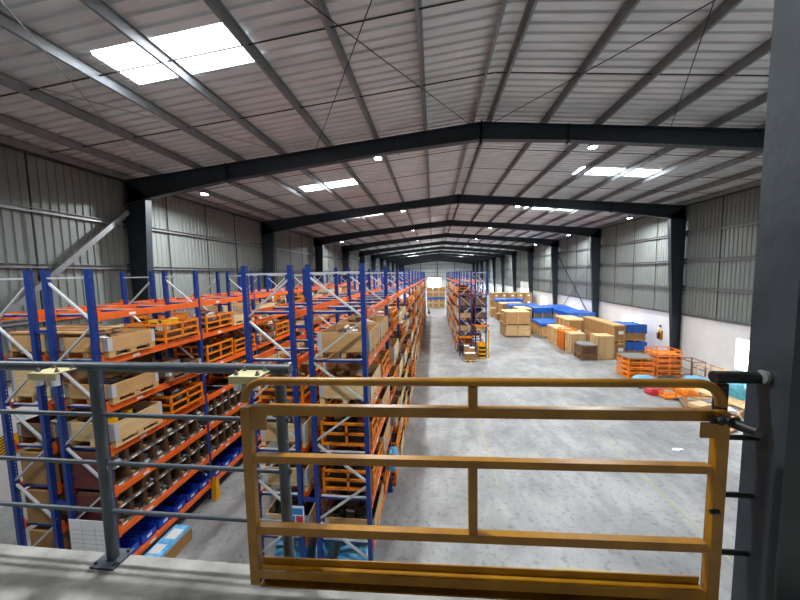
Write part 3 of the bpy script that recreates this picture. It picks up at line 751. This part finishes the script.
# ---------------------------------------------------------------- big wooden cases in the open hall
def case_mesh(w, l, h, k='wood', k2=None, skids=True):
    m = MB().use(k); z0 = .1 if skids else 0
    if skids:
        for x in (-w/2+.08, 0, w/2-.08): m.box(x-.06, x+.06, -l/2, l/2, 0, .1)
    m.use(k2 or k); m.box(-w/2+.03, w/2-.03, -l/2+.03, l/2-.03, z0, h-.03); m.use(k)
    m.box(-w/2, w/2, -l/2, l/2, h-.03, h)
    b = .09; nx = max(1, round(w/1.1)); ny = max(1, round(l/1.1))
    for sy in (-1, 1):
        y0, y1 = sorted((sy*l/2, sy*(l/2-.03)))
        for z in (z0, h-.03-b): m.box(-w/2, w/2, y0, y1, z, z+b)
        for i in range(nx+1):
            x = -w/2+(w-b)*i/nx; m.box(x, x+b, y0, y1, z0, h-.03)
    for sx in (-1, 1):
        x0, x1 = sorted((sx*w/2, sx*(w/2-.03)))
        for z in (z0, h-.03-b): m.box(x0, x1, -l/2, l/2, z, z+b)
        for i in range(ny+1):
            y = -l/2+(l-b)*i/ny; m.box(x0, x1, y, y+b, z0, h-.03)
    return m
def case(x0, x1, y0, y1, z0, h, lab, k='wood', k2=None, tarp=None, sheet=True, drop=.3, group='wooden cases in the open hall'):
    y0, y1 = y0*KY, y1*KY; w, l = x1-x0, y1-y0
    t = thing('wooden_case', lab, 'crate', ((x0+x1)/2, (y0+y1)/2, z0), group)
    part('case_body', case_mesh(w, l, h, k, k2), t)
    if sheet:
        m = MB().use('whitep'); m.box(-.18+w*.1, .18+w*.1, -l/2-.006, -l/2, h*.48, h*.48+.26); part('shipping_label', m, t, label='white paper shipping label')
    if tarp:
        m = MB().use(tarp); e = .04; a, b = w/2+e, l/2+e; r = random.Random(int(x0*7+y0)); N = 16
        pts = []
        for q in range(4*N):
            s_ = q/N; i = int(s_); f = s_-i
            px, py = [(-a+2*a*f, -b), (a, -b+2*b*f), (a-2*a*f, b), (-a, b-2*b*f)][i]; pts.append((px, py))
        n = len(pts)
        vs = [(p[0], p[1], h+.012+r.uniform(0, .008)) for p in pts]+[(p[0]*1.015, p[1]*1.015, h-drop+r.uniform(-.06, .06)) for p in pts]+[(p[0]*.5, p[1]*.5, h+.03+r.uniform(0, .03)) for p in pts]+[(0, 0, h+.04)]
        m.add(vs, [(k_, (k_+1) % n, n+(k_+1) % n, n+k_) for k_ in range(n)]+[(k_, 2*n+k_, 2*n+(k_+1) % n, (k_+1) % n) for k_ in range(n)]+[(2*n+k_, 3*n, 2*n+(k_+1) % n) for k_ in range(n)])
        part('tarpaulin', m, t, label='blue tarpaulin cover')
    return t
case(7.17, 9.72, 29.9, 32.2, 0, 1.26, 'bottom case of the lone two-high pale stack in mid floor', 'wood', 'woodl', sheet=False)
case(7.25, 9.66, 29.95, 32.2, 1.27, 1.3, 'top case of the lone two-high pale stack in mid floor', 'woodl', 'wood', sheet=False)
# nearest stacks at the right
case(13.25, 14.0+.0, 22.5, 27.0, 0, 1.22, 'lower long labelled case behind the tall pallet stack', 'wood', 'card')
case(13.2, 14.0, 22.5, 27.0, 1.23, 1.3, 'upper long labelled case behind the tall pallet stack', 'wood', 'card')
case(14.05, 15.55, 22.7, 24.2, 0, 1.22, 'lower of two blue-covered cases against the right wall below window', 'wood', 'card', 'bluetarp', drop=.6)
case(14.05, 15.5, 22.7, 24.2, 1.28, 1.25, 'upper of two blue-covered cases against the right wall below window', 'wood', 'card', 'bluetarp', drop=.6)
case(11.9, 13.45, 26.9, 29.6, 0, 2.25, 'tall labelled pale case just behind the small orange rack', 'woodl', 'card')
case(10.75, 12.0, 26.3, 28.6, 0, 1.55, 'small pale case between orange rack and low blue-topped case', 'woodl', 'wood', sheet=False)
case(10.7, 13.1, 29.8, 33.2, 0, 1.4, 'low case with blue tarpaulin top bordering the open floor', 'woodl', 'wood', 'bluetarp', sheet=False, drop=.25)
case(13.2, 15.6, 29.7, 33.4, 0, 2.45, 'tall case under the widest blue tarpaulin, by the crossed braces', 'woodl', 'wood', 'bluetarp', sheet=False, drop=.35)
case(11.2, 13.1, 33.6, 36.2, 0, 2.5, 'tall case with blue tarpaulin hanging over its left corner', 'woodl', 'greylid', 'bluetarp', sheet=False, drop=.5)
case(13.3, 15.5, 33.6, 37.0, 0, 2.5, 'blue-topped case close to the right wall under crossed braces', 'wood', 'woodl', 'bluetarp', sheet=False, drop=.3)
case(9.6, 11.05, 33.6, 36.5, 0, 1.2, 'lower labelled case two rows behind the lone stack', 'woodl', 'wood')
case(9.65, 11.6, 34.2, 36.5, 1.22, 1.2, 'upper labelled case two rows behind the lone stack', 'woodl', 'card') if False else case(9.65, 11.0, 33.65, 36.5, 1.22, 1.2, 'upper labelled case two rows behind the lone stack', 'woodl', 'card')
case(9.6, 13.0, 37.2, 39.8, 0, 2.4, 'wide blue-topped case standing behind the pair of labelled cases', 'wood', 'card', 'bluetarp', sheet=False)
case(9.2, 12.2, 40.4, 42.8, 0, 2.3, 'orange-brown labelled case with pale lid, in far right group', 'woodl', 'card')
case(9.2, 13.0, 43.4, 45.6, 0, 2.6, 'blue-topped case in front of the farthest labelled row', 'wood', 'card', 'bluetarp', sheet=False)
for i in range(5):
    for j in range(3):
        x = 9.3+1.25*i
        case(x, x+1.18, 47.5, 49.6, j*1.1, 1.08, '%s-tier case, %s from the left, in the farthest row at the right' % (('bottom', 'middle', 'top')[j], NUM[i+1]), 'wood', 'card', sheet=True)
case(8.7, 9.5, 40.6, 41.8, 0, .9, 'small low case at the left foot of the far right group', 'wood', 'card', sheet=False)
case(8.45, 9.15, 43.5, 45, 0, 1.3, 'pale case at the left edge of far right group', 'woodl', 'wood', sheet=False)
for i in range(4):
    for j in range(2):
        case(6.3+.0, 8.2, 50+2.2*i, 52+2.2*i, j*1.5, 1.45, '%s case of the %s distant stack right of the distant rack' % (('lower', 'upper')[j], NUM[i+1]), 'wood', 'card', sheet=False)
# stacked cases closing the wide aisle
for i in range(3):
    for j in range(4):
        x = -1.25+1.15*i
        case(x, x+1.1, 55.5, 57, j*1.0, .97, '%s-tier case, %s column from the left, closing the far end of the aisle' % (('bottom', 'second', 'third', 'top')[j], NUM[i+1]), 'woodl' if j < 2 else 'wood', 'card' if j != 2 else 'card', 'bluetarp' if j == 1 else None, sheet=False, drop=.3)
# stacks of bare pallets
def pallet_stack(x0, y0, w, l, n, k, where):
    hgt = .145; pm = MB(); pallet(pm, w, l, k); pm.box(-w/2, w/2, -l/2, -l/2+.02, .022, .098); pm.box(-w/2, w/2, l/2-.02, l/2, .022, .098); me = pm.mesh('pallet')
    for i in range(n):
        o = tag(link('bare_pallet', me, None, (x0+w/2, y0*KY+l/2, i*.127)), '%s pallet, %s from the bottom in the %s' % ({'woodl': 'pale', 'wood': 'pine', 'woodd': 'brown'}[k], NUM[i+1], where), 'pallet', 'bare pallets at the right')
pallet_stack(11.95, 22.3, 1.2, 1.1, 14, 'woodl', 'tall pale stack nearest the labelled cases')
pallet_stack(10.75, 23.7, 1.1, 1.1, 13, 'woodl', 'stack behind the grey-topped one')
pallet_stack(10.78, 22.1, 1.1, 1.3, 3, 'woodd', 'low base under the grey-topped box')
t = thing('covered_box', 'brown slatted box with wrinkled grey sheet on top', 'box', (11.33, 22.1*KY+.65, .385)); part('case_body', case_mesh(1.08, 1.25, .72, 'woodd', 'cardd', False), t)
m = lump(1.2, 1.4, .12, 'greylid', 5); part('grey_cover', m, t, (0, 0, .7), label='wrinkled grey plastic sheet')
# orange stillage stacks
def still_stack(x, y, w, l, n, h, where, k='stil'):
    for i in range(n):
        p, f, g, b, j = stillage_meshes(w, l, h); t = thing('mesh_stillage', 'orange stillage, %s from the bottom of the %s' % (NUM[i+1], where), 'stillage', (x, y*KY, i*(h+.005)), 'stacked orange stillages')
        [part('corner_post', q, t) for q in p]; part('side_rail', f, t); part('base_tray', b, t)
still_stack(11.2, 25.4, 1.15, 1.1, 6, .29, 'narrow stack beside bare pallets')
still_stack(12.38, 18.95, 1.42, 1.25, 4, .31, 'grey-topped stack nearest the gate')
still_stack(14.3, 19.4, 1.4, 1.2, 5, .32, 'taller stack by the right wall')
m = MB().use('greylid'); m.box(-.72, .72, -.66, .66, 0, .03); solo('grey_board', m, 'flat grey board lying on the nearer orange stillage stack', 'board', (12.38, 18.95*KY, 1.265))
# brown open frames by the wall
for i, (x, y) in enumerate(((15.25, 18.6), (15.1, 17.2))):
    m = MB().use('glove' if i == 0 else 'wood')
    for (a, b) in (((-.35, -.5), (-.35, .5)), ((.35, -.5), (.35, .5))):
        m.bar((a[0], a[1], 0), (a[0], a[1], 1.15), .05); m.bar((b[0], b[1], 0), (b[0], b[1], 1.15), .05)
        for z in (.1, .6, 1.13): m.bar((a[0], a[1], z), (b[0], b[1], z), .045)
    for yy in (-.5, .5):
        for z in (.1, 1.13): m.bar((-.35, yy, z), (.35, yy, z), .045)
    solo(('steel_cradle', 'wooden_cradle')[i], m, ('brown steel frame beside the taller orange stack', 'pale wooden frame standing by the right wall')[i], 'frame', (x+.1, y*KY, 0))
for i, (k, lab) in enumerate((('sky_tarp', 'light blue wrapped load nearest the orange stacks, left one'), ('dark', 'black wrapped load between two light blue ones'), ('sky_tarp', 'light blue wrapped load right of the black one'))):
    t = thing('wrapped_load', lab, 'load', (11.9+1.35*i, 17.3*KY, 0), 'wrapped loads'); m = MB(); z = pallet(m, 1.2, 1.0, 'woodd'); part('pallet_base', m, t)
    part('wrapped_goods', lump(1.2, 1.0, .42, k, 60+i), t, (0, 0, z))
# timber and scrap at the right
for i in range(8):
    m = MB().use('woodl'); m.box(-.06, .06, -1.6, 1.6, 0, .05)
    solo('long_timber', m, 'long pale timber by the right wall, %s of eight laid side by side' % NUM[i+1], 'timber', (14.0+.17*i, 16.0*KY-.2, .09), 'long timbers', rz=.12)
for i in range(3):
    m = MB().use('wood'); m.box(-.9, .9, -.05, .05, 0, .09); solo('bearer', m, 'bearer under the long timbers, %s from the camera' % NUM[i+1], 'timber', (14.55, 16.2+1.1*i, 0), 'bearers')
t = thing('loaded_pallet', 'dark pallet carrying pale boards and grey scrap by the floor line', 'pallet', (12.7, 14.5*KY, 0), rz=-.45); m = MB(); pallet(m, 1.8, 1.4, 'woodd'); part('pallet_base', m, t)
for i, (x, y, a, b, c, k, lab) in enumerate(((12.3, 14.4, .8, .5, .18, 'woodl', 'pale flat box on the dark pallet'), (12.9, 14.6, .5, .4, .22, 'grey', 'grey metal block on the dark pallet'), (13.1, 14.0, .35, .5, .15, 'whitep', 'white packet at the corner of the dark pallet'))):
    m = MB().use(k); m.box(-a/2, a/2, -b/2, b/2, 0, c); m.use('zinc'); m.box(-a/2-.003, a/2+.003, -.02, .02, 0, c+.003); solo('scrap_box', m, lab, 'box', (x+.05, y*KY, .126), None, .3-i*.3)
for i, (x, y, w, l, h, k, lab) in enumerate(((11.6, 16.2, .8, .6, .35, 'redp', 'red wrapped bundle in front of the orange stacks'), (13.2, 16.2, .9, .7, .4, 'stil', 'orange and yellow bundle beside the dark pallet'), (14.2, 13.6, 1.4, .9, .3, 'woodd', 'brown scrap heap in front of the long timbers'), (14.9, 12.3, 1.0, 1.5, .35, 'grey', 'grey scrap heap by the right wall'), (15.3, 16.7, 1.0, 1.4, .8, 'teal', 'teal plastic sheet heaped by the right wall'))):
    solo('scrap_heap' if 'heap' in lab else 'wrapped_bundle', lump(w, l, h, k, 80+i), lab, 'heap', (x, (y-(.9 if k == 'teal' else 0))*KY, 0.0))
for i in range(3):
    p = (11.0+.5*i, 15.9-.25*i)
# orange trays in front
still_stack(12.1, 16.0-.9+.75, 1.0, .9, 1, .3, 'row of scrap before the wrapped loads')
# extinguisher on a yellow board
t = thing('fire_extinguisher', 'red fire extinguisher on a yellow and black board, right wall', 'fire extinguisher', (XR-.0, 24.35, 1.58))
m = MB().use('yellow'); m.box(-.02, 0, -.24, .24, -.05, .62); m.use('black'); m.box(-.025, -.018, -.24, -.14, -.05, .62); part('backing_board', m, t)
m = MB().use('maroon'); m.tube([(-.12, 0, 0), (-.12, 0, .36), (-.12, 0, .42)], .09, 12); part('cylinder', m, t)
m = MB().use('black'); m.tube([(-.12, 0, .42), (-.12, 0, .48)], .035, 8); m.bar((-.12, -.08, .5), (-.12, .06, .46), .02); m.tube([(-.12, .03, .46), (-.16, .14, .4), (-.16, .14, .1)], .014, 6); part('valve', m, t)
m = MB().use('grey'); m.tube([(0, 0, 0), (-.06, 0, 0)], .09, 12); solo('alarm_bell', m, 'small round grey device on the wall above the fire extinguisher', 'alarm', (XR-.0, 24.35, 2.5))
# yellow picking bins and low pallet at the end of the distant rack
for i in range(4):
    m = MB().use('yellow'); m.box(-.3, .3, -.25, .25, 0, .03); m.box(-.3, -.27, -.25, .25, 0, .3); m.box(.27, .3, -.25, .25, 0, .3); m.box(-.3, .3, .22, .25, 0, .3); m.box(-.3, .3, -.25, -.22, 0, .14)
    solo('picking_bin', m, 'yellow open-front bin, %s from the floor at the distant rack' % NUM[i+1], 'bin', (3.65, 24.5, .0+.303*i), 'yellow picking bins')
m = MB().use('yellow'); m.box(-.04, .04, -.1, .1, 0, 2.2); solo('end_guard', m, 'tall yellow post guard at the right corner of the distant rack', 'rack guard', (4.18, 24.6, 0))
for i, x in enumerate((2.47, 3.65)):
    m = MB().use('stil'); m.box(-.6, .6, -.05, .05, 0, .14); m.box(-.6, -.5, -.05, .5, 0, .14); m.box(.5, .6, -.05, .5, 0, .14)
    solo('orange_tray', m, 'orange projecting tray frame on the %s half of the distant rack front' % ('left', 'right')[i], 'tray', (x, 24.82, (1.5, 2.4)[i]))
t = thing('loaded_pallet', 'low pallet of white-topped cartons in front of the distant rack', 'pallet', (2.66, 23.75, 0)); m = MB(); pallet(m, .8, 1.0, 'woodl'); part('pallet_base', m, t)
for i, (dx, dy, z, h) in enumerate(((-.2, -.2, .126, .5), (.2, -.2, .126, .5), (-.2, .25, .126, .95), (.2, .25, .126, .8))):
    t = thing('carton', 'white-topped brown carton on the low pallet, %s %s' % (('front', 'rear')[dy > 0], ('left', 'right')[dx > 0]), 'box', (2.66+dx, 23.75+dy, z), 'cartons on the low pallet')
    m = MB().use('card'); m.box(-.19, .19, -.21, .21, 0, h); part('box_body', m, t); m = MB().use('whitep'); m.box(-.19, .19, -.21, .21, h, h+.015); part('lid', m, t, label='white lid')

# ---------------------------------------------------------------- mezzanine: column, railing, gate
t = thing('corner_column', 'massive dark slate steel column right beside the yellow gate', 'column', (1.447, 1.505, 0))
m = MB().use('column'); m.box(0, .014, -.09, .09, 4.0, 11.6); part('near_flange', m, t)
m = MB().use('column'); m.box(.014, .5, -.006, .006, 4.0, 11.6); part('web', m, t)
m = MB().use('column'); m.box(.5, .516, -.09, .09, 4.0, 11.6); part('far_flange', m, t)
m = MB().use('column'); m.box(0, .516, -.09, .09, 0, 4.0); part('shaft', m, t)
YR = 1.53
t = thing('guard_railing', 'dark grey pipe railing along the mezzanine edge, left of the gate', 'railing', (-1.88, YR, 4.97))
for x in (-5.4, -3.6, -1.88, -.80):
    m = MB().use('rail'); m.tube([(x+1.88, 0, 0), (x+1.88, 0, 1.15)], .029, 14); p = part('post', m, t)
    m = MB().use('rail'); m.box(x+1.88-.075, x+1.88+.075, -.07, .06, 0, .012)
    for a in (-.055, .055):
        for b in (-.05, .04): m.tube([(x+1.88+a, b, .012), (x+1.88+a, b, .028)], .008, 6)
    part('foot_plate', m, p)
m = MB().use('rail'); m.tube([(-8, 0, 1.15), (1.14, 0, 1.15)], .027, 14); part('top_rail', m, t)
for z in (.875, .59, .30):
    m = MB().use('rail'); m.tube([(-8, 0, z), (1.12, 0, z)], .0125, 10); part('mid_rail', m, t)
# short railing stub at the column
t = thing('railing_stub', 'short dark pipe stub joining the gate side to the column', 'railing', (1.285, YR, 4.97))
m = MB().use('black'); m.tube([(0, 0, 0), (0, 0, 1.11)], .026, 14); part('post', m, t)
m = MB().use('black'); m.tube([(-.035, 0, 1.14), (.16, 0, 1.14)], .027, 14); part('top_rail', m, t)
m = MB().use('galv'); m.tube([(.142, -.02, 1.15), (.158, -.02, 1.15)], .03, 6); part('weld_bracket', m, t)
for z in (.86, .585, .30):
    m = MB().use('black'); m.tube([(.0, 0, z), (.16, 0, z)], .0125, 8); part('mid_rail', m, t)
# bracket plates clamped on the top rail
def clamp(x, lab, w=.11):
    t = thing('roller_bracket', lab, 'bracket', (x, YR-.055, 6.115))
    m = MB().use('cream'); m.box(-w, w, -.075, .065, 0, .006); m.box(-w, w, -.079, -.073, -.03, .006); part('plate', m, t)
    for i, (a, b) in enumerate(((-.7, -.05), (.7, -.05), (-.7, .02), (.7, .02))):
        m = MB().use('grey'); m.tube([(a*w, b, .006), (a*w, b, .014)], .011, 6); m.tube([(a*w, b, .014), (a*w, b, .026)], .006, 6); part('bolt', m, t, label='steel bolt and nut')
    for a in (-.62, .62):
        m = MB().use('whitep'); m.tube([(a*w, -.055, -.065), (a*w, -.055, -.0)], .0175, 12); part('roller', m, t, label='white plastic roller')
clamp(-.915, 'cream bolted plate with white rollers at the gate corner', .078)
clamp(-2.03, 'cream bolted plate with white rollers on the left railing', .08)
# the gate
t = thing('sliding_gate', 'mustard yellow tubular steel gate at the mezzanine edge', 'gate', (-.91, 1.40, 5.05), rz=.0344)
gx = 2.15
for x in (0, gx+.008):
    m = MB().use('gate'); m.box(x-.024, x+.024, -.018, .018, 0.0, .925); part('stile', m, t)
m = MB().use('gate')   # curved top rail
R = .10; pts = []
for k in range(0, 9): a = pi-k*pi/16; pts.append((R+R*cos(a)-.005, 0, .95+R*sin(a)))
for k in range(0, 9): a = pi/2-k*pi/16; pts.append((gx-R+R*cos(a)+.005, 0, .95+R*sin(a)))
m.tube(pts, .0205, 12); part('top_rail', m, t)
for z, h in ((.909, .046), (.663, .036), (.294, .042)):
    m = MB().use('gate'); m.box(.03, gx-.03, -.018, .018, z-h/2, z+h/2); part('cross_rail', m, t)
for z0, z1 in ((.932, 1.03), (.315, .645)):
    m = MB().use('gate'); m.box(1.065, 1.105, -.015, .015, z0, z1); part('short_upright', m, t)
m = MB().use('gate'); m.box(.03, gx-.03, .012, .018, 0, .125); m.box(.03, gx-.03, -.02, .02, .085, .09); m.box(.03, gx-.03, -.025, -.02, .045, .09); m.box(.03, gx-.03, -.025, .02, 0, .005); m.box(.03, gx-.03, -.025, -.02, 0, .008); part('kick_channel', m, t)
m = MB().use('gate'); m.box(.03, .10, -.012, -.004, .81, .886); part('corner_gusset', m, t)
m = MB().use('gate'); m.box(gx-.10, gx-.03, -.035, -.028, .82, .888); part('latch_box', m, t)
m = MB().use('black'); m.tube([(gx-.06, -.05, .905), (gx+.03, -.055, .902)], .012, 8); m.tube([(gx-.045, -.066, .905), (gx-.045, -.03, .905)], .016, 6); m.tube([(gx-.01, -.066, .905), (gx-.01, -.03, .905)], .016, 6); m.box(gx-.075, gx+.04, -.052, -.044, .892, .918); part('hinge_clamp', m, t, label='dark bolted hinge clamp')
m = MB().use('black'); m.tube([(gx+.015, -.04, .893), (gx+.04, -.125, .893)], .022, 14); part('handle_tube', m, t, label='black open pipe end')
m = MB().use('black'); m.tube([(gx-.04, -.03, .48), (gx-.005, -.035, .485)], .01, 8); part('latch_pin', m, t)
# sheeting rails and posts on the far wall
for i, z in enumerate((5.2, 7.0, 8.8, 10.4)):
    m = MB().use('purlin'); m.box(XL+.3, XR-.3, Y1-.12, Y1-.03, z-.07, z+.07); solo('wall_girt', m, 'horizontal girt across the far end wall, %s from the bottom' % NUM[i+1], 'girt', (0, 0, 0), 'girts on the far wall')
for i, x in enumerate((-5.5, 1.76, 9.0)):
    m = MB().use('frame'); m.box(x-.12, x+.12, Y1-.4, Y1-.13, 4.8 if i == 1 else 0, roof_z(x)-.3); solo('wind_post', m, 'dark steel post on the far end wall, %s from the left' % NUM[i+1], 'post', (0, 0, 0), 'posts on the far wall')

# loose boards and offcuts around the dark pallet at the right
rr = random.Random(44)
spots = sorted(((rr.uniform(13.6, 17.0), rr.uniform(12.0, 14.6)) for i in range(16)))
for i, (y, x) in enumerate(spots):
    k = rr.choice(('wood', 'woodd', 'woodl', 'grey', 'woodd'))
    m = MB().use(k); a, b, c = rr.uniform(.25, .8), rr.uniform(.05, .12), rr.uniform(.03, .12); m.box(-a, a, -b, b, 0, c); m.box(-a, -a+.05, -b-.004, b+.004, 0, c+.004)
    solo('scrap_board', m, '%s offcut by the dark loaded pallet, %s of sixteen counting away from the gate' % ({'wood': 'pine', 'woodd': 'brown', 'woodl': 'pale wooden', 'grey': 'grey'}[k], NUM[i+1]), 'board', (x, y, 0), 'loose boards around the dark pallet', rz=rr.uniform(-.9, .9))
